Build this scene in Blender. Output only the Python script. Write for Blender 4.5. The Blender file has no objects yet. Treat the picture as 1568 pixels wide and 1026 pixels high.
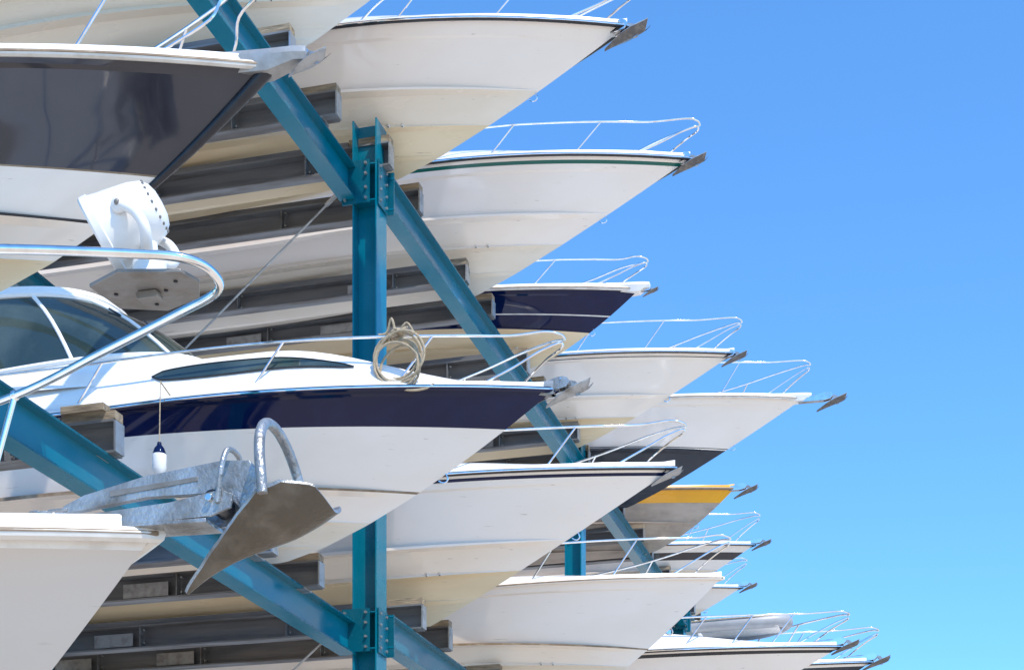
import bpy, math, random
from mathutils import Vector, Matrix
random.seed(4)
CAMZ=1.7
sc=bpy.context.scene
# ---------------------------------------------------------------- materials
def mat(name,col,rough=.4,metal=0,stain=None,amt=.5,scale=1.5,stretch=(1,1,1),bump=0,bscale=20,coat=0,lo=.45,hi=.7,rvar=.1,spec=.5,scratch=0,streak=0):
    m=bpy.data.materials.new(name); m.use_nodes=True
    n=m.node_tree.nodes; l=m.node_tree.links; b=n['Principled BSDF']
    b.inputs['Base Color'].default_value=(*col,1); b.inputs['Roughness'].default_value=rough
    b.inputs['Metallic'].default_value=metal; b.inputs['Coat Weight'].default_value=coat
    b.inputs['Specular IOR Level'].default_value=spec
    tc=n.new('ShaderNodeTexCoord'); mp=n.new('ShaderNodeMapping'); mp.inputs['Scale'].default_value=stretch
    oi=n.new('ShaderNodeObjectInfo'); va=n.new('ShaderNodeVectorMath'); va.operation='ADD'
    l.new(tc.outputs['Object'],va.inputs[0]); l.new(oi.outputs['Location'],va.inputs[1])
    l.new(va.outputs[0],mp.inputs['Vector'])
    def over(out,scl,a,b2,amount,colr,rot=(0,.06,0),ns=1.6):
        m2=n.new('ShaderNodeMapping'); m2.inputs['Scale'].default_value=scl; m2.inputs['Rotation'].default_value=rot
        l.new(va.outputs[0],m2.inputs['Vector'])
        n2=n.new('ShaderNodeTexNoise'); n2.inputs['Scale'].default_value=ns; n2.inputs['Detail'].default_value=4
        l.new(m2.outputs[0],n2.inputs['Vector'])
        r3=n.new('ShaderNodeMapRange'); r3.inputs[1].default_value=a; r3.inputs[2].default_value=b2; r3.inputs[3].default_value=0; r3.inputs[4].default_value=amount
        l.new(n2.outputs[0],r3.inputs[0])
        mx2=n.new('ShaderNodeMix'); mx2.data_type='RGBA'; mx2.inputs[7].default_value=(*colr,1)
        l.new(out,mx2.inputs[6]); l.new(r3.outputs[0],mx2.inputs[0]); return mx2.outputs[2]
    if stain:
        nz=n.new('ShaderNodeTexNoise'); nz.inputs['Scale'].default_value=scale; nz.inputs['Detail'].default_value=5; nz.inputs['Roughness'].default_value=.55
        l.new(mp.outputs[0],nz.inputs['Vector'])
        r=n.new('ShaderNodeMapRange'); r.inputs[1].default_value=lo; r.inputs[2].default_value=hi; r.inputs[3].default_value=0; r.inputs[4].default_value=amt
        l.new(nz.outputs[0],r.inputs[0])
        mx=n.new('ShaderNodeMix'); mx.data_type='RGBA'
        mx.inputs[6].default_value=(*col,1); mx.inputs[7].default_value=(*stain,1)
        l.new(r.outputs[0],mx.inputs[0]); out=mx.outputs[2]
        if scratch: out=over(out,(.9,6,30),.69,.76,scratch,(.34,.27,.20))
        if streak: out=over(out,(7,7,.5),.52,.78,streak,(.50,.42,.32),(0,0,0),1.2)
        l.new(out,b.inputs['Base Color'])
        r2=n.new('ShaderNodeMapRange'); r2.inputs[1].default_value=.3; r2.inputs[2].default_value=.7; r2.inputs[3].default_value=max(.02,rough-rvar); r2.inputs[4].default_value=rough+rvar
        l.new(nz.outputs[0],r2.inputs[0]); l.new(r2.outputs[0],b.inputs['Roughness'])
    if bump:
        nb=n.new('ShaderNodeTexNoise'); nb.inputs['Scale'].default_value=bscale; nb.inputs['Detail'].default_value=3
        l.new(mp.outputs[0],nb.inputs['Vector'])
        bp=n.new('ShaderNodeBump'); bp.inputs['Strength'].default_value=bump; bp.inputs['Distance'].default_value=.02
        l.new(nb.outputs[0],bp.inputs['Height']); l.new(bp.outputs[0],b.inputs['Normal'])
    return m
M={}
M['white']=mat('gelcoat_white',(.87,.80,.73),.11,stain=(.78,.68,.57),amt=.6,scale=.8,stretch=(.5,1,1.4),bump=.05,bscale=1.2,lo=.42,hi=.72,coat=.6,scratch=.55,rvar=.04)
M['white2']=mat('gelcoat_warm',(.86,.775,.685),.13,stain=(.76,.64,.51),amt=.6,scale=.9,stretch=(.4,1,1.6),bump=.05,bscale=1.2,lo=.42,hi=.72,coat=.6,scratch=.6,rvar=.04)
M['cream_shaded']=mat('gelcoat_cream_shaded',(.62,.53,.445),.16,stain=(.54,.45,.36),amt=.5,scale=1.2,stretch=(.4,1,1.6),bump=.04,bscale=1.5,lo=.45,hi=.75,coat=.4,scratch=.3,rvar=.04)  # warm cream gelcoat, darkened so the near hull's shade is in the colour
M['bottom']=mat('hull_bottom_white',(.80,.72,.61),.26,stain=(.68,.55,.38),amt=.65,scale=1.0,stretch=(.35,1,2),bump=.05,bscale=3,lo=.42,hi=.72,scratch=.65)
M['stain']=mat('hull_bottom_stained',(.78,.64,.43),.3,stain=(.62,.44,.23),amt=.7,scale=1.1,stretch=(.3,1,2),bump=.05,bscale=3,lo=.42,hi=.7,scratch=.75)
M['grot']=mat('hull_bottom_greyed',(.48,.40,.33),.5,stain=(.25,.2,.16),amt=.7,scale=2.2,stretch=(.5,1,2),bump=.1,bscale=9,lo=.4,hi=.65,scratch=.6,streak=.5)
M['deck']=mat('deck_white',(.86,.85,.83),.22,stain=(.7,.67,.62),amt=.25,scale=3,lo=.5,hi=.8,coat=.3)
M['alu']=mat('cast_aluminium',(.38,.38,.375),.4,metal=.4,stain=(.22,.21,.20),amt=.6,scale=10,bump=.1,bscale=30)
M['navy']=mat('gelcoat_navy',(.002,.006,.042),.05,stain=(.006,.014,.065),amt=.5,scale=3,bump=.08,bscale=1.4,coat=.0,rvar=.03,spec=.35)
M['grey']=mat('gelcoat_charcoal',(.032,.030,.037),.05,stain=(.055,.05,.052),amt=.4,scale=2,bump=.11,bscale=1.0,coat=.2,rvar=.02)
M['slate']=mat('antifoul_slate',(.03,.036,.048),.45,stain=(.08,.08,.09),amt=.6,scale=3,bump=.1,bscale=8,scratch=.5,spec=.3)
M['green']=mat('stripe_green',(.002,.11,.085),.2)
M['yellow']=mat('gelcoat_yellow',(.9,.42,.01),.3,stain=(.6,.3,.05),amt=.3)
M['black']=mat('rubber_black',(.010,.011,.016),.32,stain=(.04,.04,.045),amt=.4,scale=8)
M['brown']=mat('weathered_strip',(.22,.15,.09),.5,stain=(.5,.4,.28),amt=.5,scale=9)
M['vinyl']=mat('fender_moulding',(.74,.70,.64),.35,stain=(.42,.36,.29),amt=.5,scale=6)
M['pvc']=mat('tender_tube_grey',(.34,.35,.37),.45,stain=(.2,.2,.2),amt=.4,scale=5)
M['steel']=mat('stainless_steel',(.88,.86,.83),.07,metal=1,stain=(.50,.42,.33),amt=.4,scale=9,rvar=.04)
M['galv']=mat('galvanised_steel',(.40,.41,.42),.42,metal=.75,stain=(.20,.19,.18),amt=.7,scale=9,bump=.25,bscale=40)
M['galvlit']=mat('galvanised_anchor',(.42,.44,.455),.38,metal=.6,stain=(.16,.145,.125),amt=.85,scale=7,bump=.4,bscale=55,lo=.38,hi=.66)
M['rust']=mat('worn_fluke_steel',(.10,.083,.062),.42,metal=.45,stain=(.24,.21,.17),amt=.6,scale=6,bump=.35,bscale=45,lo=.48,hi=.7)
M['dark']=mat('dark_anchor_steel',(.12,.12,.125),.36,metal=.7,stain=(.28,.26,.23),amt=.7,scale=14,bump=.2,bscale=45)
M['joist']=mat('rack_joist_steel',(.11,.117,.13),.5,metal=.3,stain=(.26,.25,.24),amt=.85,scale=1.8,stretch=(.3,2,3),bump=.1,bscale=20,lo=.38,hi=.68)
M['joistlip']=mat('rack_joist_lip',(.22,.23,.24),.5,metal=.3,stain=(.12,.105,.095),amt=.8,scale=3,stretch=(.4,2,3),lo=.4,hi=.62)
M['wood']=mat('weathered_timber',(.33,.26,.175),.8,stain=(.11,.085,.06),amt=.8,scale=7,stretch=(.6,4,4),bump=.5,bscale=20,lo=.38,hi=.68)
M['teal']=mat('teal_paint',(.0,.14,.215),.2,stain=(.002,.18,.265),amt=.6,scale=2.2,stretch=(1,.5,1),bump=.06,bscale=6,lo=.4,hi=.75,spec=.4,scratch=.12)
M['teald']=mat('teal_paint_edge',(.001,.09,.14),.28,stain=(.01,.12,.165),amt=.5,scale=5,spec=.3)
M['lamp']=mat('lamp_housing_plastic',(.78,.77,.75),.3,stain=(.62,.60,.54),amt=.3,scale=9)
M['plate']=mat('mounting_plate',(.24,.225,.205),.4,metal=.3,stain=(.14,.115,.09),amt=.7,scale=8,bump=.2,bscale=25)
M['rope']=mat('rope_fibre',(.52,.42,.29),.9,stain=(.30,.23,.15),amt=.6,scale=30,bump=.8,bscale=160)
M['glass']=mat('tinted_glass',(.022,.04,.04),.03,stain=(.09,.12,.11),amt=.6,scale=1.2,coat=.2,rvar=.02,spec=.7)
M['ground']=mat('ground_concrete',(.60,.51,.41),.9,stain=(.42,.36,.29),amt=.7,scale=.15,bump=.2,bscale=3)
MK=list(M.keys())
# ---------------------------------------------------------------- mesh builder
class MB:
    def __init__(s): s.v=[];s.f=[];s.m=[]
    def add(s,vs,fs,m):
        o=len(s.v); s.v+= [tuple(p) for p in vs]
        for i,f in enumerate(fs):
            s.f.append([a+o for a in f]); s.m.append(m[i] if isinstance(m,list) else m)
    def grid(s,rows,m,flip=False):
        R=len(rows);C=len(rows[0]);vs=[p for r in rows for p in r];fs=[];ms=[]
        for i in range(R-1):
            for j in range(C-1):
                q=[i*C+j,i*C+j+1,(i+1)*C+j+1,(i+1)*C+j]
                fs.append(q[::-1] if flip else q); ms.append(m(i,j) if callable(m) else m)
        s.add(vs,fs,ms)
    def tube(s,pts,r,m,n=8,closed=False):
        pts=[Vector(p) for p in pts];N=len(pts);rings=[];up=None
        for i,p in enumerate(pts):
            if closed: d=pts[(i+1)%N]-pts[i-1]
            else: d=pts[min(i+1,N-1)]-pts[max(i-1,0)]
            if d.length<1e-9: d=Vector((1,0,0))
            d.normalize()
            if up is None:
                up=Vector((0,0,1)) if abs(d.z)<.9 else Vector((1,0,0))
            up=(up-d*up.dot(d))
            if up.length<1e-4: up=d.orthogonal()
            up.normalize(); sd=d.cross(up)
            rr=r(i/(N-1)) if callable(r) else r
            rings.append([p+(up*math.cos(a)+sd*math.sin(a))*rr for a in [2*math.pi*k/n for k in range(n)]])
        vs=[q for g in rings for q in g];fs=[]
        for i in range(N if closed else N-1):
            a=i*n;b=((i+1)%N)*n
            for k in range(n): fs.append([a+k,a+(k+1)%n,b+(k+1)%n,b+k])
        if not closed:
            fs.append(list(range(n))[::-1]); fs.append([(N-1)*n+k for k in range(n)])
        s.add(vs,fs,m)
    def prism(s,poly,y0,y1,m,fr=None):
        n=len(poly);vs=[Vector((p[0],y0,p[1])) for p in poly]+[Vector((p[0],y1,p[1])) for p in poly]
        if fr is not None: vs=[fr@v for v in vs]
        fs=[list(range(n)),[n+k for k in range(n)][::-1]]+[[k,n+k,n+(k+1)%n,(k+1)%n] for k in range(n)]
        s.add(vs,fs,m)
    def box(s,c,sz,m,fr=None,bev=0):
        x,y,z=sz[0]/2,sz[1]/2,sz[2]/2; b=bev
        if b==0: poly=[(-x,-z),(x,-z),(x,z),(-x,z)]
        else: poly=[(-x+b,-z),(x-b,-z),(x,-z+b),(x,z-b),(x-b,z),(-x+b,z),(-x,z-b),(-x,-z+b)]
        f=Matrix.Translation(Vector(c)); 
        if fr is not None: f=f@fr
        s.prism(poly,-y,y,m,f)
    def sweep(s,prof,p0,p1,m,side):
        p0=Vector(p0);p1=Vector(p1);side=Vector(side);up=(p1-p0).normalized().cross(side)
        if up.z<0: up=-up
        n=len(prof);vs=[p0+side*a+up*b for a,b in prof]+[p1+side*a+up*b for a,b in prof]
        ms=m if isinstance(m,list) else [m]*n
        fs=[list(range(n)),[n+k for k in range(n)][::-1]]+[[k,n+k,n+(k+1)%n,(k+1)%n] for k in range(n)]
        s.add(vs,fs,[ms[0],ms[0]]+ms)
    def sphere(s,c,r,m,n=16,k=10,sc=(1,1,1),fr=None):
        rows=[]
        for i in range(k+1):
            a=math.pi*i/k
            row=[]
            for j in range(n+1):
                b=2*math.pi*j/n
                p=Vector((r*sc[0]*math.sin(a)*math.cos(b),r*sc[1]*math.sin(a)*math.sin(b),r*sc[2]*math.cos(a)))
                if fr is not None:p=fr@p
                row.append(p+Vector(c))
            rows.append(row)
        s.grid(rows,m)
    def obj(s,name,parent=None,ang=28,bevel=0):
        import bmesh
        me=bpy.data.meshes.new(name); me.from_pydata(s.v,[],s.f)
        used=sorted(set(s.m),key=MK.index)
        for k in used: me.materials.append(M[k])
        idx={k:i for i,k in enumerate(used)}
        for i,p in enumerate(me.polygons): p.material_index=idx[s.m[i]]; p.use_smooth=True
        bm=bmesh.new(); bm.from_mesh(me)
        bmesh.ops.remove_doubles(bm,verts=bm.verts,dist=.0004)
        bmesh.ops.dissolve_degenerate(bm,edges=bm.edges,dist=.0003)
        bmesh.ops.recalc_face_normals(bm,faces=bm.faces)
        bm.to_mesh(me); bm.free()
        me.set_sharp_from_angle(angle=math.radians(ang))
        o=bpy.data.objects.new(name,me); sc.collection.objects.link(o)
        if bevel:
            b=o.modifiers.new('b','BEVEL'); b.width=bevel; b.segments=2; b.limit_method='ANGLE'; b.angle_limit=math.radians(40)
        if parent: o.parent=parent
        return o
def empty(name,loc=(0,0,0)):
    e=bpy.data.objects.new(name,None); e.location=loc; sc.collection.objects.link(e); return e
def cr(pts,k=6,closed=False):
    P=[Vector(p) for p in pts];out=[];N=len(P)
    for i in range(N if closed else N-1):
        if closed:a,b,c,d=P[i-1],P[i],P[(i+1)%N],P[(i+2)%N]
        else:a,b,c,d=P[max(i-1,0)],P[i],P[i+1],P[min(i+2,N-1)]
        for j in range(k):
            t=j/k
            out.append(.5*((2*b)+(c-a)*t+(2*a-5*b+4*c-d)*t*t+(3*b-a-3*c+d)*t**3))
    if not closed: out.append(P[-1])
    return out
def sst(x): x=max(0,min(1,x)); return x*x*(3-2*x)
# ---------------------------------------------------------------- anchors
def plow_anchor(mb,o,k=1,body='galv',fl='dark',up=0):
    T=Matrix.Translation(Vector(o))@Matrix.Rotation(-up,4,'Y')@Matrix.Scale(k,4)
    sh=[(-.42,.05),(-.1,.07),(.16,.065),(.29,.03),(.36,-.05),(.34,-.13),(.29,-.14),(.285,-.06),(.22,.0),(-.1,.02),(-.42,.02)]
    mb.prism(sh,-.014,.014,body,T)
    # plough fluke: heel forward, point hanging back under the roller
    rows=[]
    for i in range(11):
        u=i/10; x=.43-.50*u; w=.13*(math.sin(math.pi*min(1,.20+u*.60)))*(1-.94*u**3)
        z=-.08-.17*u**.8+.015*math.sin(u*3.1)
        rows.append([T@Vector((x+.05*abs(q)*(1-u),w*q,z+.10*abs(q)**1.2*(1-u*.75))) for q in (-1,-.7,-.35,0,.35,.7,1)])
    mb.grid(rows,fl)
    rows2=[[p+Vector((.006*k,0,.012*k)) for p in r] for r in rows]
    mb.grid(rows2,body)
    n=len(rows[0])
    for j in (0,n-1): mb.grid([[r[j] for r in rows],[r[j] for r in rows2]],body)
    ch=[(-.40,-.045),(.08,-.055),(.18,-.035),(.23,.02),(.20,.07),(.14,.09),(.07,.085),(-.05,.05),(-.40,.03)]
    T2=Matrix.Translation(Vector(o))@Matrix.Scale(k,4)
    for y in (-.055,.045): mb.prism(ch,y,y+.010,'steel' if body=='galv' else body,T2)
    mb.prism([(-.40,-.05),(.06,-.06),(.06,-.05),(-.40,-.04)],-.05,.05,'galv',T2)
    mb.tube([T2@Vector((.16,-.045,.0)),T2@Vector((.16,.045,.0))],.032*k,'black',10)
    mb.tube([T2@Vector((.12,-.07,.06)),T2@Vector((.12,.07,.06))],.01*k,'steel',8)
# ---------------------------------------------------------------- boats
def boat(name,s,t,h,z0,Lk=2.8,e=1.25,B=1.25,L=9.5,tops=None,bot=('bottom','bottom'),rub=('vinyl',.03),rail=None,crown=.18,deckm='deck',
         anchor=None,plat=0,W=3.9,chx=.36,chz=.38,p=2.0,she=.84,stemguard=None,chine_m=None,cl=3.2,pw=1,platm=None,step=.15):
    E=empty(name,(t,s,CAMZ))
    ht=h-z0
    def stem(x): return -x*Lk, z0+ht*max(0,1-x)**e
    def line(x,b,ze,Wl):
        xs,zs=stem(x)
        def f(v):
            w=v*(L+xs)
            r=min(1,w/(Wl)); y=b*B*(1-(1-r)**p)
            rz=min(1,w/5.0); z=zs+(z0+ze*ht-zs)*(1-(1-rz)**2.0)
            return Vector((xs-w,-y,z))
        return f
    top=(0,1.0,she); ch=(chx,.88,chz+.02)
    tops=tops or [(0,'white')]
    LN=[];MT=[]
    qs=sorted(set([q for q,_ in tops]+[0,.08,step,step+.022,.3,.42,.56,.7,.85]))
    def mq(q):
        m=None
        for a,b in tops:
            if q>=a-1e-6: m=b
        return m
    for q in qs:
        x=top[0]+(ch[0]-top[0])*q; b=top[1]+(ch[1]-top[1])*q; z=top[2]+(ch[2]-top[2])*q
        if q>step+.005: b-=.028
        LN.append((x,b,z,W+ .25*math.sin(math.pi*q))); MT.append(mq(q+1e-5))
    def lz(f): return chz*f
    def lx(f): return chx+(1-chx)*f
    LN.append((ch[0],.850,chz+.028,W)); MT.append(chine_m or tops[-1][1])
    LN.append((chx+.004,.925,chz+.010,W*.97)); MT.append(chine_m or tops[-1][1])
    LN.append((chx+.012,.925,chz-.016,W*.97)); MT.append(bot[0])
    LN.append((chx+.040,.80,chz+.004,W)); MT.append(bot[0])
    LN.append((lx(.34),.630,lz(.70),W)); MT.append(bot[0])
    LN.append((lx(.345),.655,lz(.585),W)); MT.append(bot[1])
    LN.append((lx(.385),.545,lz(.60),W)); MT.append(bot[1])
    LN.append((lx(.66),.355,lz(.375),W)); MT.append(bot[1])
    LN.append((lx(.665),.375,lz(.27),W)); MT.append(bot[1])
    LN.append((lx(.705),.275,lz(.28),W)); MT.append(bot[1])
    LN.append((.97,.03,0,W)); MT.append(bot[1])
    LN.append((1.0,0,0,W)); MT.append(bot[1])
    fs=[line(*a) for a in LN]
    NV=44; vs=[(i/NV)**1.7 for i in range(NV+1)]
    mb=MB()
    rows=[[f(v) for v in vs] for f in fs]
    mb.grid(rows,lambda i,j:MT[i])
    mir=[[Vector((p_.x,-p_.y,p_.z)) for p_ in r] for r in rows]
    mb.grid(mir,lambda i,j:MT[i],True)
    a=[r[-1] for r in rows]; b2=[r[-1] for r in mir]; mb.grid([a,b2],'white')
    mb.obj('hull',E,16)
    sheer=fs[0]
    def sd(d): return sheer(max(0,min(1,d/L)))
    mb=MB()
    prof=[(1.0,0,0),(1.0,.035,0),(.97,.065,0),(.90,.07,.05),(.80,.07,.45),(.70,.07,.84),(.5,.08,.95),(.25,.09,1),(0,.09,1)]
    def dp(d,pi):
        q=sd(d); i=min(int(pi),len(prof)-2); f=pi-i
        a=[prof[i][k]*(1-f)+prof[i+1][k]*f for k in range(3)]
        ramp=crown*sst((d-.4)/cl)
        return Vector((q.x,q.y*a[0],q.z+a[1]+ramp*a[2]))
    ds=[L*v for v in vs]
    R=[[dp(d,k) for d in ds] for k in [0,1,2,3,3.5,4,4.5,5,5.5,6,7,8]]
    mb.grid(R,deckm); mb.grid([[Vector((q.x,-q.y,q.z)) for q in r] for r in R],deckm)
    mb.obj('deck',E,40)
    pts=[sd(d) for d in [L*(1-i/50)**1.6 for i in range(51)]]
    path=[q+Vector((0,-.012,-.01)) for q in pts]+[Vector((q.x,-q.y+.012,q.z-.01)) for q in pts[::-1][1:]]
    path[50]+=Vector((.02,0.012,0))
    mb=MB(); mb.tube(path,rub[1],rub[0],8)
    mb.tube([q+Vector((.0,(-1 if q.y<=0 else 1)*rub[1]*.75,0)) for q in path],rub[1]*.42,'steel' if rub[0] in('black','navy') else 'brown',6)
    mb.obj('rub_rail',E,40)
    if stemguard:
        mb=MB(); mb.tube([Vector((stem(x)[0]+.0,0,stem(x)[1]-.0)) for x in [i/20*stemguard for i in range(21)]],lambda u:.05*(1-.55*u),'black',10); mb.obj('stem_guard',E,40)
    mb=MB(); ex,ez=stem(.40)
    mb.tube([Vector((ex,0,ez))+Vector((.05*math.sin(a),0,-.05*math.sin(a)))+Vector((.035,0,.035))*math.cos(a) for a in [math.pi*i/8 for i in range(9)]],.009,'steel',6)
    for v,li in ((.125,-8),(.145,-8)):
        q=fs[li](v)*.6+fs[li+1](v)*.4; mb.sphere(q,.022,'vinyl',10,6); mb.sphere(q+Vector((.004,-.012,-.014)),.010,'plate',8,5)
    mb.obj('bow_eye',E,40)
    if plat:
        mb=MB(); z=h+.03
        pl=[(-.6,.22),(-.3,.15),(.0,.10),(plat-.08,.08),(plat,.05)]
        rws=[]
        for x,w in pl:
            w*=pw; dn=.04+.05*(1 if -.4<x<.05 else 0)
            rws.append([Vector((x,-w,z+.04)),Vector((x,-w-.008,z)),Vector((x,-w*.8,z-dn)),Vector((x,w*.8,z-dn)),Vector((x,w+.008,z)),Vector((x,w,z+.04)),Vector((x,-w,z+.04))])
        mb.grid(rws,platm or deckm); mb.add(rws[-1][:6],[[0,1,2,3,4,5]],platm or deckm)
        mb.obj('bow_platform',E,30)
    if anchor:
        mb=MB(); kk=anchor.get('k',.8); plow_anchor(mb,(plat+anchor.get('dx',.0),0,h+anchor.get('dz',.06)),kk,anchor.get('b','galv'),anchor.get('f','dark'),anchor.get('up',0)); mb.obj('bow_anchor',E,35)
    if rail:
        rh=rail.get('h',.5); r0=rail.get('ext',.08); rl=rail.get('len',2.6); rr=rail.get('r',.0145); wmin=rail.get('w',.13)
        def rp(d,side,hh):
            q=dp(max(0,d),2.6); y=max(abs(q.y)*.93,wmin)
            return Vector((q.x if d>0 else -d,side*y,q.z+hh))
        mb=MB()
        def sidepath(sg,hh,end):
            P=[rp(rl+.35,sg,.0),rp(rl+.12,sg,hh*.55),rp(rl-.15,sg,hh*.93)]
            d=rl-.6
            while d>.25: P.append(rp(d,sg,hh)); d-=.45
            P.append(Vector((r0-.12,sg*wmin,sd(0).z+.06+hh*1.02)))
            return P
        A=sidepath(-1,rh,0); C=sidepath(1,rh,0)
        tipp=[Vector((r0+.02,-wmin*.55,sd(0).z+.06+rh*.98)),Vector((r0+.045,0,sd(0).z+.06+rh*.96)),Vector((r0+.02,wmin*.55,sd(0).z+.06+rh*.98))]
        mb.tube(cr(A+tipp+C[::-1],5),rr,'steel',8)
        for sg in (-1,1):
            for d in rail.get('st',(1.1,2.2)):
                if d<rl: mb.tube([rp(d+.34,sg,-.02),rp(d,sg,rh)],rr*.85,'steel',7); mb.sphere(rp(d+.34,sg,-.01),.03,'steel',8,5,(1,1,.5))
            mb.tube(cr([rp(.62,sg,-.0),rp(.35,sg,rh*.35),Vector((r0-.18,sg*wmin*.9,sd(0).z+.06+rh*.62)),Vector((r0+.0,sg*wmin*.5,sd(0).z+.06+rh*.8)),Vector((r0+.03,0,sd(0).z+.06+rh*.84))],5),rr*.85,'steel',7)
        mb.obj('bow_rail',E,50)
    return E,dp,fs,stem,sd

RB=('black',.026)
# --- upper level
boat('motor_boat',16.9,-4.6,12.2,10.55,2.9,1.3,tops=[(0,'white2')],rub=RB,rail=dict(),anchor=dict())
boat('motor_boat',19.4,-4.05,11.90,10.50,2.85,1.2,tops=[(0,'white')],bot=('bottom','stain'),rub=RB,rail=dict(h=.40,len=2.6),anchor=dict(k=.95,dx=-.20,dz=-.02),crown=.30,step=.22)
boat('motor_boat',22.55,-3.85,11.93,10.45,3.0,1.12,tops=[(0,'white'),(.09,'green'),(.15,'white')],bot=('white','bottom'),rub=RB,rail=dict(h=.40,len=2.9),anchor=dict(k=.85,dx=-.18,dz=.0),crown=.30,step=.24)
boat('bowrider_boat',25.6,-5.15,11.66,10.60,1.9,1.5,B=1.1,L=7,tops=[(0,'navy'),(.60,'vinyl'),(.63,'navy')],bot=('stain','stain'),rub=('vinyl',.03),plat=.16,anchor=dict(k=.45,dx=-.08,dz=-.02),rail=dict(h=.38,len=1.8,st=(1.2,)),crown=.2,chx=.40,chz=.42)
boat('motor_boat',28.7,-4.15,11.8,10.40,2.9,1.2,tops=[(0,'white2'),(.10,'black'),(.12,'white2')],bot=('white2','stain'),rub=RB,rail=dict(h=.48,len=3),anchor=dict(k=.8,dx=-.16,dz=-.02))
boat('motor_boat',31.6,-3.3,12.02,10.30,3.3,1.15,tops=[(0,'white'),(.95,'black'),(.965,'white'),(.985,'black')],bot=('slate','slate'),chine_m='slate',rub=('vinyl',.03),rail=dict(h=.58,len=3),anchor=dict(k=1.0,dx=.16,dz=-.03),plat=.15,she=.9,chx=.44,chz=.46)
boat('motor_boat',34.6,-5.0,11.48,10.25,2.0,1.6,B=1.15,tops=[(0,'yellow'),(.40,'grot')],bot=('grot','grot'),rub=('brown',.03),rail=None,anchor=dict(k=.9,dx=.05,dz=.0),deckm='yellow')
boat('motor_boat',37.6,-5.0,11.2,10.1,2.2,1.3,tops=[(0,'white'),(.3,'grey'),(.6,'white')],rub=RB,rail=dict(h=.6,len=2.4),anchor=dict(k=.8))
boat('motor_boat',40.6,-5.7,11.1,10.1,2.2,1.3,rub=RB,rail=dict(h=.6,len=2.4),anchor=dict(k=.8))
# --- middle level
boat('cabin_cruiser',10.3,-4.52,6.44,5.15,2.35,1.6,B=1.25,tops=[(0,'grey'),(.66,'brown'),(.672,'white2')],bot=('white2','stain'),chine_m='black',rub=('vinyl',.028),stemguard=.40,plat=.26,pw=.8,platm='alu',anchor=dict(k=.5,dx=-.10,dz=.03,f='galv'),rail=dict(h=.6,len=2.9,ext=-.1,r=.012,st=(.8,1.7)),crown=.2,chx=.50,chz=.3,step=.06)
Ec,dpc,fsc,stc,sdc=boat('cabin_cruiser',16.5,-4.18,6.62,5.12,2.95,1.4,B=1.3,L=9.5,tops=[(0,'navy'),(.36,'white')],bot=('white','bottom'),chine_m='brown',rub=('navy',.03),rail=dict(h=.46,len=6.4,st=(1.1,2.5,4.4),ext=.05,r=.014),anchor=dict(k=.85,dx=-.08,dz=.03,f='galvlit',b='galvlit'),plat=.05,pw=.5,platm='alu',crown=.56,chx=.48,chz=.34,cl=2.3,step=.06)
boat('motor_boat',20.3,-3.65,7.05,5.35,3.1,1.06,tops=[(0,'white'),(.07,'navy'),(.115,'white')],bot=('white2','stain'),rub=RB,rail=dict(h=.45,len=2.8),anchor=dict(k=.7,dx=-.24,dz=-.03,f='galv'),crown=.28,step=.2,chx=.42,chz=.36)
boat('motor_boat',24.0,-3.65,6.72,5.2,1.9,1.2,B=1.2,p=2.3,tops=[(0,'white')],bot=('white2','bottom'),chine_m='brown',rub=('white2',.028),rail=dict(h=.5,len=3.2),crown=.2,chx=.55)
Et,dpt,_,_,_=boat('motor_boat',27.2,-2.25,6.40,5.2,2.6,1.2,tops=[(0,'white'),(.1,'black'),(.18,'white')],rub=RB,rail=dict(h=.45,len=3.4,st=(.7,1.3,2.0,2.7)),anchor=dict(k=.8,dx=-.1),crown=.4)
boat('motor_boat',30.4,-2.0,6.85,5.2,3,1.2,tops=[(0,'white'),(.1,'slate'),(.2,'white')],rub=RB,rail=dict(h=.5,len=3.4),anchor=dict(k=.9,dx=-.1))
# --- lower level near boat
En,dpn,fsn,stn,sdn=boat('motor_boat',5.9,-3.07,1.985,.35,1.75,1.25,B=1.1,p=2.3,W=3.2,tops=[(0,'vinyl'),(.09,'cream_shaded')],bot=('cream_shaded','bottom'),rub=('vinyl',.03),crown=.12,chx=.34,chz=.46,step=.09)
# inflatable tender carried on a foredeck
T_=empty('inflatable_tender',(0,0,0)); T_.parent=Et
mb=MB()
ld=[(-2.3,-.36,6.76),(-1.8,-.38,6.77),(-1.3,-.33,6.78),(-.95,-.18,6.82),(-.85,0,6.84),(-.95,.18,6.82),(-1.3,.33,6.78),(-1.8,.38,6.77),(-2.3,.36,6.76)]
mb.tube(cr(ld,6),.10,'pvc',14)
mb.grid([[Vector((x,y,6.72)) for x in (-2.2,-1.8,-1.1,-.95)] for y in (-.3,0,.3)],'deck')
mb.tube(cr([(a-.0,b*1.25,c+.07) for a,b,c in ld],4),.010,'rope',6)
mb.box((-1.7,0,6.82),(.2,.7,.03),'deck'); mb.box((-2.25,0,6.78),(.04,.6,.22),'deck')
mb.obj('tubes_and_floor',T_,40)

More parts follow.
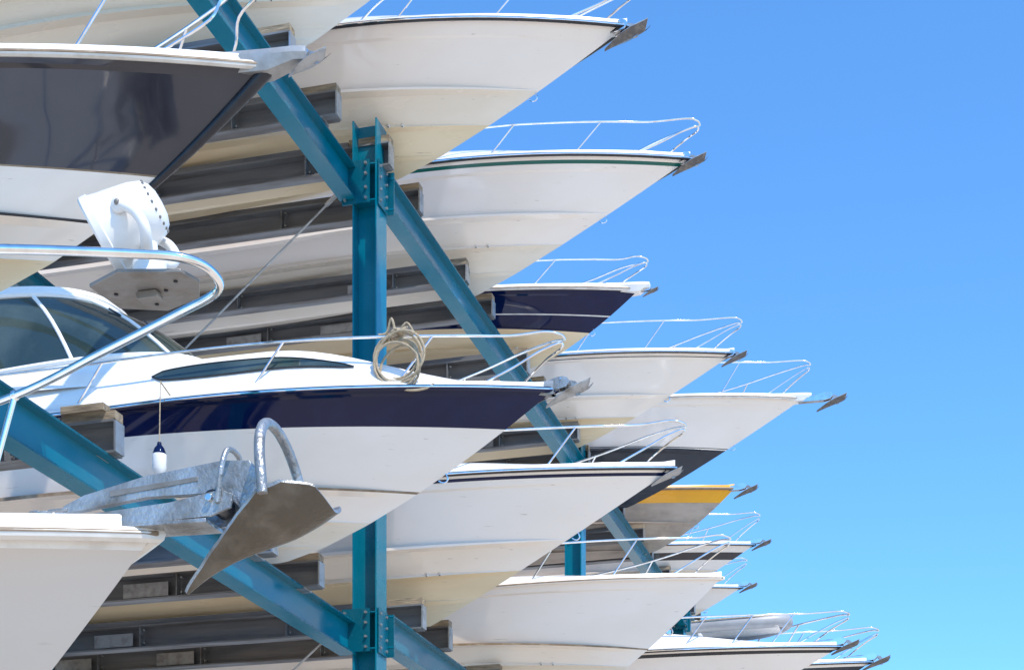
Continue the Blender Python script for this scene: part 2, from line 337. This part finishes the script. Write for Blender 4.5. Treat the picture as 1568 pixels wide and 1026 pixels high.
# --- cruiser superstructure
mb=MB()
rows=[];N=20
for i in range(N+1):
    u=i/N; d=1.85+2.05*u; w=min(1,(math.sin(math.pi*u))**.35)*(.45+.55*u)
    rows.append([dpc(d,4.25+.48*k*w)+Vector((0,-.014,.004)) for k in (-1,-.5,0,.5,1)])
mb.grid(rows,'glass')
mb.tube([r[0] for r in rows]+[r[-1] for r in rows[::-1]],.008,'black',6,True)
mb.obj('side_windows',Ec,40)
mb=MB()
ZB,ZT=7.20,7.90
XO=-6.15
def ws(a,k):
    ang=a*math.pi/2
    def se(x,p): return math.copysign(abs(x)**p,x)
    y=1.0*se(math.sin(ang),.75); x=XO+2.45*se(math.cos(ang),.8)
    yt=.80*se(math.sin(ang),.75); xt=XO+1.35*se(math.cos(ang),.8)
    zb=ZB-.22*abs(a)**1.5; zt=ZT
    x0=x*(1-k)+xt*k; y0=y*(1-k)+yt*k; z=zb*(1-k)+zt*k
    return Vector((x0,y0,z+.07*math.sin(k*math.pi)))
A=[-1+i/20 for i in range(41)]
mb.grid([[ws(a,k/6) for a in A] for k in range(7)],'glass')
for sg in (-1,1):
    mb.grid([[ws(sg,k/4),ws(sg,k/4)+Vector((-2.8,0,0))] for k in range(5)],'glass')
for k,r in ((0,.035),(1,.04)):
    mb.tube([ws(-1,k)+Vector((-2.8,0,0))]+[ws(a,k) for a in A]+[ws(1,k)+Vector((-2.8,0,0))],r,'deck',8)
for a in (-.70,-.30,.30,.70): mb.tube([ws(a,k/6) for k in range(7)],.022,'deck',8)
for sg in (-1,1):
    mb.tube([ws(sg,0)+Vector((-.3,0,0)),ws(sg,1)+Vector((-1.2,0,0))],.03,'deck',8)
mb.tube([ws(-.15,0),ws(-.35,.7)+Vector((.02,0,.02))],.009,'black',6)
mb.tube([ws(.15,0),ws(-.05,.7)+Vector((.02,0,.02))],.009,'black',6)
mb.obj('windscreen',Ec,40)
mb=MB()
rows=[]
for k,(ins,z) in enumerate(((1.0,0),(1.03,.03),(1.0,.09),(.8,.13),(.4,.16),(0,.17))):
    row=[]
    for a in [-1]+A+[1]:
        p_=ws(a,1); row.append(Vector(((p_.x-XO)*ins+XO,p_.y*ins,p_.z+z)))
    row[0]+=Vector((-2.8,0,0)); row[-1]+=Vector((-2.8,0,0)); rows.append(row)
mb.grid(rows,'deck')
for sg in (-1,1):
    mb.grid([[Vector((x+o,sg*yy,z)) for x,yy,z in ((-5.9,.86,7.9),(-6.4,.84,8.15),(-7.0,.78,8.35),(-7.6,.70,8.42))] for o in (0,-.45,-.9)],'deck')
mb.grid([[Vector((x,y,8.30+.14*math.cos(y*1.6))) for x in (-6.6,-7.4,-8.3)] for y in [-.8+.16*i for i in range(11)]],'deck')
mb.obj('hard_top',Ec,40)
mb=MB()
CP=[[Vector((ws(a,0).x+.45*(1-k),ws(a,0).y*(1+.08*(1-k)),6.75+(ws(a,0).z-6.75)*k**.8)) for a in A] for k in (0,.25,.5,.75,1)]
CP=[[r[0]+Vector((-2.8,0,0))]+r+[r[-1]+Vector((-2.8,0,0))] for r in CP]
mb.grid(CP,'deck'); mb.obj('coachroof',Ec,40)
def fender(parent,top,length,r,band='navy'):
    mb=MB(); x,y,z=top
    mb.tube([(x,y,z),(x,y-.02,z-length)],.006,'rope',6)
    rows=[]
    prof=[(0,0),(.02,0),(.025,-.03),(.05,-.06),(r,-.12),(r,-.26),(.05,-.31),(.02,-.35),(0,-.35)]
    for a in range(17):
        an=2*math.pi*a/16; rows.append([Vector((x+q*math.cos(an),y-.02+q*math.sin(an),z-length+zz)) for q,zz in prof])
    mb.grid(rows,lambda i,j:band if j<4 else 'lamp'); mb.obj('boat_fender',parent,40)
q=sdc(3.62); fender(Ec,(q.x,q.y-.09,q.z+.16),.60,.07)
mb=MB(); mb.tube([dpc(3.62,3.0),Vector((q.x,q.y-.09,q.z+.16))],.008,'rope',6); mb.obj('fender_line',Ec,40)
mb=MB()
rc=dpc(1.40,2.6); cen=Vector((rc.x,rc.y*.93-.03,rc.z+.46-.27))
pts=[]
for i in range(6*24+1):
    a=2*math.pi*i/24+math.pi/2; k=i/(6*24); rr=.255+.035*math.sin(i*.37)-.05*k
    pts.append(cen+Vector((rr*.98*math.cos(a)+.035*math.sin(i*.13),-.05+.06*k+.03*math.sin(i*.21),rr*math.sin(a)+.03*math.sin(i*.11))))
mb.tube(pts,.013,'rope',7)
for j in range(6):
    a0=j*.022
    mb.tube([cen+Vector((-.06+a0+.035*math.cos(b),-.02+.05*math.sin(b),.25+.014*j+.03*math.cos(b+j))) for b in [2*math.pi*i/12 for i in range(12)]],.012,'rope',6,True)
mb.tube(cr([cen+Vector((-.1,-.03,-.21)),cen+Vector((.12,-.05,-.3)),cen+Vector((.28,.02,-.27)),cen+Vector((.34,.05,-.22))],5),.012,'rope',6)
mb.tube(cr([cen+Vector((-.02,-.03,.26)),cen+Vector((-.06,-.05,.42)),cen+Vector((-.12,-.02,.30)),cen+Vector((-.2,-.04,.28))],5),.012,'rope',6)
mb.tube(cr([cen+Vector((.02,-.03,.30)),cen+Vector((.1,-.05,.36)),cen+Vector((.16,-.02,.27))],5),.012,'rope',6)
mb.obj('rope_coil',Ec,50)
# --- near boat bow rail, anchor, lamp
mb=MB()
rz=2.94
near=[(-2.6,-.95,rz-.05),(-1.8,-.80,rz-.03),(-1.1,-.62,rz-.02),(-.5,-.40,rz+.01),(0,-.20,rz+.02),(.19,-.10,rz+.02),(.25,0,rz),(.20,.12,rz-.01),(-.05,.28,rz-.0),(-.5,.52,rz-.0),(-1.1,.8,rz-.02),(-1.8,.95,rz-.06),(-2.6,1.02,rz-.1)]
mb.tube(cr(near,8),.0175,'steel',12)
for sg,xx in ((-1,-.95),(1,-1.02),(-1,-1.8),(1,-1.9)):
    b_=dpn(-xx+.35,2.5)
    tp=min(near,key=lambda a:abs(a[0]-xx)+(0 if a[1]*sg>0 else 9))
    mb.tube([Vector((tp[0],tp[1],tp[2])),Vector((b_.x,sg*abs(b_.y),b_.z))],.0135,'steel',10)
    mb.sphere(tp,.024,'steel',10,8)
    mb.sphere((b_.x,sg*abs(b_.y),b_.z),.035,'steel',10,6,(1,1,.4))
mb.obj('bow_rail',En,50)
mb=MB()
pl=[(.17,-.12),(.20,-.02),(.14,.10),(-.03,.17),(-.20,.10),(-.22,-.10),(-.06,-.18)]
vs=[Vector((x,y,rz-.02)) for x,y in pl]+[Vector((x,y,rz-.035)) for x,y in pl]; n=len(pl)
mb.add(vs,[list(range(n)),[n+k for k in range(n)][::-1]]+[[k,n+k,n+(k+1)%n,(k+1)%n] for k in range(n)],'plate')
for a,b in ((-.04,.1),(-.15,-.02),(.05,.0),(.12,-.06)): mb.sphere((a,b,rz-.037),.010,'black',8,6,(1,1,.5))
mb.box((-.02,0,rz-.052),(.09,.05,.03),'plate',None,.008)
mb.obj('lamp_plate',En,30,.003)
L_=empty('searchlight',(0,0,0)); L_.parent=En
mb=MB()
c0=Vector((-.02,0,rz-.018))
def lathe(mb,prof,c,fr,m,n=40):
    rows=[[Vector(c)+fr@Vector((r*math.cos(a),r*math.sin(a),z)) for r,z in prof] for a in [2*math.pi*i/n for i in range(n+1)]]
    mb.grid(rows,m)
I3=Matrix.Identity(3)
lathe(mb,[(0,0),(.078,0),(.078,.018),(.068,.03),(.064,.095),(.056,.11),(0,.115)],c0,I3,'lamp')
lathe(mb,[(.0,.10),(.036,.10),(.032,.15),(.030,.17),(0,.17)],c0,I3,'lamp')
hr=Matrix.Rotation(math.radians(12),3,'Z')@Matrix.Rotation(math.radians(-118),3,'Y')
hc=c0+Vector((-.095,0,.262))
lathe(mb,[(0,-.155),(.045,-.152),(.078,-.140),(.102,-.115),(.118,-.07),(.129,-.01),(.139,.05),(.146,.085),(.153,.09),(.153,.118),(.145,.126),(.135,.116),(0,.105)],hc,hr,'lamp')
for sg in (-1,1):
    pth=cr([c0+Vector((.0,sg*.02,.12)),c0+Vector((.035,sg*.09,.125)),c0+Vector((.045,sg*.128,.17)),c0+Vector((.01,sg*.137,.225)),c0+Vector((-.055,sg*.138,.262))],6)
    mb.tube(pth,lambda u:.024-.006*u,'lamp',12)
    mb.sphere(c0+Vector((-.055,sg*.135,.262)),.034,'lamp',16,10,(1,.55,1))
    mb.sphere(c0+Vector((-.055,sg*.152,.262)),.012,'plate',10,6)
for i in range(20):
    a=math.radians(i*18)
    p_=hc+hr@Vector((.095*math.cos(a),.095*math.sin(a),-.122)); mb.sphere(p_,.0065,'plate',6,5)
mb.obj('lamp_head',L_,35)
# large roll-bar anchor
mb=MB()
az=2.10; DX=.07
def sx(pp): return [(a+DX,b) for a,b in pp]
sh=sx([(-.45,az+.015),(-.36,az+.05),(-.1,az+.10),(.22,az+.13),(.33,az+.12),(.40,az+.02),(.46,az-.09),(.36,az-.13),(.27,az-.03),(.18,az+.01),(-.1,az+.02),(-.36,az-.005),(-.45,az-.012)])
mb.prism(sh,-.016,.016,'galvlit')
mb.prism(sx([(-.25,az+.033),(.12,az+.06),(.12,az+.078),(-.25,az+.055)]),-.019,.019,'plate')
ck=[(-.35,az-.085),(-.1,az-.10),(.27,az-.095),(.35,az-.07),(.36,az-.02),(.31,az+.0),(.1,az-.03),(-.35,az-.05)]
for y in (-.075,.063): mb.prism(ck,y,y+.012,'galvlit')
mb.prism([(-.35,az-.10),(.25,az-.115),(.25,az-.10),(-.35,az-.085)],-.075,.075,'galvlit')
mb.tube([Vector((.27,-.062,az-.03)),Vector((.27,.062,az-.03))],.04,'black',14)
mb.tube([Vector((.27,-.095,az-.03)),Vector((.27,.095,az-.03))],.014,'steel',8)
mb.tube(cr([(.30,-.08,az-.05),(.32,-.085,az+.08),(.33,-.05,az+.155),(.33,.05,az+.155),(.32,.085,az+.08),(.30,.08,az-.05)],5),.011,'galvlit',8)
rows=[];rows2=[]
ctr=[Vector((.74,0,az-.10)),Vector((.66,0,az-.145)),Vector((.57,0,az-.185)),Vector((.46,0,az-.215)),Vector((.34,0,az-.25)),Vector((.23,0,az-.30)),Vector((.14,0,az-.36))]
ww=[.13,.20,.205,.155,.09,.045,.008]; up=[.055,.105,.115,.085,.05,.02,.002]
C=cr(ctr,4)
for i,cn in enumerate(C):
    u=i/(len(C)-1)*6; k=min(5,int(u)); f=u-k
    w=ww[k]*(1-f)+ww[k+1]*f; uu=up[k]*(1-f)+up[k+1]*f
    row=[cn+Vector((-.5*uu*q*q,w*q,uu*abs(q)**1.4)) for q in [-1+j/6 for j in range(13)]]
    rows.append(row)
    d=(C[min(i+1,len(C)-1)]-C[max(0,i-1)]).normalized(); nn=Vector((-d.z,0,d.x)); nn=nn if nn.z>0 else -nn
    rows2.append([p_+nn*.014 for p_ in row])
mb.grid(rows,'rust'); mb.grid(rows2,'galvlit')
for j in (0,12): mb.grid([[r[j] for r in rows],[r[j] for r in rows2]],'galvlit')
mb.grid([rows[0],rows2[0]],'galvlit'); mb.grid([rows[-1],rows2[-1]],'galvlit')
mb.prism(sx([(.40,az+.02),(.47,az-.06),(.60,az-.12),(.50,az-.17),(.36,az-.2),(.33,az-.12)]),-.012,.012,'rust')
e0=rows[7][0];e1=rows[7][12]
arc=[]
for i in range(29):
    a=math.pi*i/28; y=e0.y*math.cos(a); r=math.sin(a)
    arc.append(Vector((e0.x-.05*r,y,e0.z-.012+.32*r**.8)))
mb.tube(arc,.020,'galvlit',12)
mb.tube(cr([(-.36,-.02,az),(-.43,-.02,az),(-.45,0,az),(-.43,.02,az),(-.36,.02,az)],5),.007,'galvlit',8)
for i in range(6):
    x=-.47-i*.045; pts=[]
    for j in range(12):
        a=2*math.pi*j/12; v=Vector((.028*math.cos(a),.016*math.sin(a),0))
        if i%2: v=Vector((v.x,0,v.y))
        pts.append(Vector((x,0,az-.004*i))+v)
    mb.tube(pts,.006,'galvlit',6,True)
mb.obj('roll_bar_anchor',En,35,.002)
# ---------------------------------------------------------------- rack
R=empty('boat_storage_rack')
HU,HL=10.12,5.0
def P(t,s,h): return Vector((t,s,h+CAMZ))
def iprof(h,w,tf,tw):
    return [(-w/2,-h/2),(w/2,-h/2),(w/2,-h/2+tf),(tw/2,-h/2+tf),(tw/2,h/2-tf),(w/2,h/2-tf),(w/2,h/2),(-w/2,h/2),(-w/2,h/2-tf),(-tw/2,h/2-tf),(-tw/2,-h/2+tf),(-w/2,-h/2+tf)]
BH=.38
def lbeam(mb,t,s0,s1,h):
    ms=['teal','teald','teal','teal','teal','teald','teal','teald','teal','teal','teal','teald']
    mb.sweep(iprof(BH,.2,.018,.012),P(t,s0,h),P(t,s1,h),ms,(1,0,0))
mb=MB()
posts=[8.5,18.8,29.1,39.4,49.7]
bays=[(-1.8,8.5),(8.5,18.8),(18.8,29.1),(29.1,39.4),(39.4,49.7)]
for i,(a,b) in enumerate(bays):
    tt=-7.2 if i<2 else -6.86
    dl=-.17 if i<2 else -.03
    for h in (HU,HL+dl,HL-5.1+dl):
        lbeam(mb,tt,a+.17,b-.17,h); lbeam(mb,-12.2,a+.17,b-.17,h)
mb.obj('longitudinal_beams',R,30)
mb=MB()
for s in [-1.8]+posts:
    for t in (-7.0,-12.2):
        hw=.17; d=.15
        pr=[(-d,-hw),(-d+.018,-hw),(-d+.018,-.007),(d-.018,-.007),(d-.018,-hw),(d,-hw),(d,hw),(d-.018,hw),(d-.018,.007),(-d+.018,.007),(-d+.018,hw),(-d,hw)]
        z0,z1=0.0,10.85+CAMZ; n=len(pr)
        vs=[Vector((t+a,s+b,z0)) for a,b in pr]+[Vector((t+a,s+b,z1)) for a,b in pr]
        mb.add(vs,[list(range(n)),[n+k for k in range(n)][::-1]]+[[k,n+k,n+(k+1)%n,(k+1)%n] for k in range(n)],'teal')
        mb.box((t,s,.02),(.5,.5,.04),'teald')
        for h in (HU,HL-.08,HL-5.18):
            for sg in (-1,1):
                off=(-.2 if (s<18.9 and not(s>18.7 and sg>0)) else .14) if t>-10 else 0
                mb.box((t+off*.5,s+sg*.185,h+CAMZ),(.34,.022,.50),'teald',None,0)
                for bz in (-.2,-.08,.08,.2):
                    for bx in (-.13,.13): 
                        mb.tube([(t+off*.5+bx,s+sg*.195,h+CAMZ+bz),(t+off*.5+bx,s+sg*.225,h+CAMZ+bz)],.017,'galv',6)
            for dz in (-.21,.21):
                mb.box((t,s-.09,h+CAMZ+dz),(.262,.158,.014),'teal')
            mb.box((t+.165,s,h+CAMZ),(.012,.30,.52),'teald')
            for bz in (-.2,-.07,.07,.2):
                for by in (-.1,.1): mb.tube([(t+.17,s+by,h+CAMZ+bz),(t+.19,s+by,h+CAMZ+bz)],.016,'galv',6)
mb.obj('posts',R,30)
mb=MB()
def bunk(s,te,top,hh=.30):
    pr=[(-.08,-hh/2),(.08,-hh/2),(.08,-hh/2+.02),(-.05,-hh/2+.02),(-.05,hh/2-.02),(.08,hh/2-.02),(.08,hh/2),(-.08,hh/2)]
    pr=[(-a,b) for a,b in pr]
    zc=top-.07-hh/2
    mb.sweep(pr,P(te,s,zc),P(-13.0,s,zc),['joistlip','joistlip','joistlip','joist','joistlip','joistlip','joist','joist'],(0,1,0))
    mb.box(P((te-.5-13.0)/2,s,top-.035),(abs(te-.5+13.0)-.01,.12,.055),'joist')
    mb.box(P(te-.24,s,top-.03),(.5,.14,.075),'wood')
    mb.box(P(te+.012,s,zc),(.018,.15,hh-.02),'galv')
    mb.box(P(te-.25,s+.0,zc-hh/2-.012),(.22,.2,.02),'galv')
    x=te-.9-1.6*random.random()
    while x>-13:
        mb.box(P(x,s-.03,zc),(.012,.10,hh-.05),'joistlip'); 
        for dz in(-.08,.08): mb.tube([P(x+.05,s-.06,zc+dz),P(x+.05,s-.02,zc+dz)],.012,'galv',6)
        if random.random()<.5: mb.box(P(x-.4,s-.02,zc-.02),(.55,.012,hh*.55),'galv')
        x-=1.3+random.random()
up=[16.5,17.7,18.85,19.95,22.0,23.1,25.1,26.2,28.2,29.3,31.1,32.2,34.0,35.1,37.0,38.1,40.0,41.1,13.4,14.6]
for s in up: bunk(s,(-7.0 if s<18.8 else -6.78)+random.uniform(-.03,.05),10.70+random.uniform(-.02,.02),random.choice((.24,.28,.30)))
for s in [9.75,10.85,12.9,15.9,17.15]: bunk(s,-6.95 if s!=12.9 else -7.05,5.37,.28)
for s in [19.75,20.85,23.4,24.5,26.6,27.7,30.0,31.0,33,34.1]: bunk(s,-6.7+random.uniform(-.03,.05),5.54,random.choice((.26,.30)))
for s in [5.35,6.45,2.5,3.6,9.7,10.8]: bunk(s,-4.6,.58)
mb.obj('boat_bunks',R,30)
mb=MB()
for s in posts:
    for (h0,h1) in ((10.16,6.3),(5.05,1.2)):
        mb.tube([P(-7.35,s,h0),P(-12.1,s,h1)],.013,'galv',8)
        mb.tube([P(-7.25,s,h0+.08),P(-7.55,s,h0-.16)],.026,'galv',8)
mb.box(P(-7.32,12.84,5.40),(.40,.12,.06),'wood'); mb.box(P(-7.38,12.98,5.45),(.36,.14,.05),'wood',Matrix.Rotation(.06,4,'Z'))
mb.obj('brace_rods',R,30)
# ---------------------------------------------------------------- ground
g=MB(); g.add([(-3000,-3000,0),(3000,-3000,0),(3000,3000,0),(-3000,3000,0)],[[0,1,2,3]],'ground'); g.obj('ground')
# ---------------------------------------------------------------- light
D=Vector((.56,-.50,.0)).normalized(); el=math.radians(56)
D=Vector((D.x*math.cos(el),D.y*math.cos(el),math.sin(el)))
sl=bpy.data.lights.new('sun','SUN'); sl.energy=5.0; sl.angle=math.radians(.5); sl.color=(1,.92,.81)
so=bpy.data.objects.new('sun',sl); so.rotation_euler=D.to_track_quat('Z','Y').to_euler(); sc.collection.objects.link(so)
w=bpy.data.worlds.new('World'); sc.world=w; w.use_nodes=True
n=w.node_tree.nodes; l=w.node_tree.links; bg=n['Background']
sk=n.new('ShaderNodeTexSky'); sk.sky_type='NISHITA'; sk.sun_disc=False; sk.sun_elevation=el; sk.sun_rotation=math.atan2(D.x,D.y)
sk.air_density=1.0; sk.dust_density=.4; sk.ozone_density=1.5; sk.altitude=0
mx=n.new('ShaderNodeMix'); mx.data_type='RGBA'; mx.blend_type='MULTIPLY'; mx.inputs[0].default_value=1; mx.inputs[7].default_value=(.80,1.45,2.0,1)
l.new(sk.outputs[0],mx.inputs[6]); l.new(mx.outputs[2],bg.inputs[0]); bg.inputs[1].default_value=.15
# ---------------------------------------------------------------- camera
cd=bpy.data.cameras.new('camera'); cd.lens=60; cd.sensor_width=36; cd.shift_y=.7015; cd.clip_end=6000; cd.clip_start=.05
co=bpy.data.objects.new('camera',cd); co.location=(0,0,CAMZ); co.rotation_euler=(math.radians(90),0,math.radians(15.65)); sc.collection.objects.link(co)
sc.camera=co
sc.view_settings.view_transform='Standard'; sc.view_settings.look='None'; sc.view_settings.exposure=0
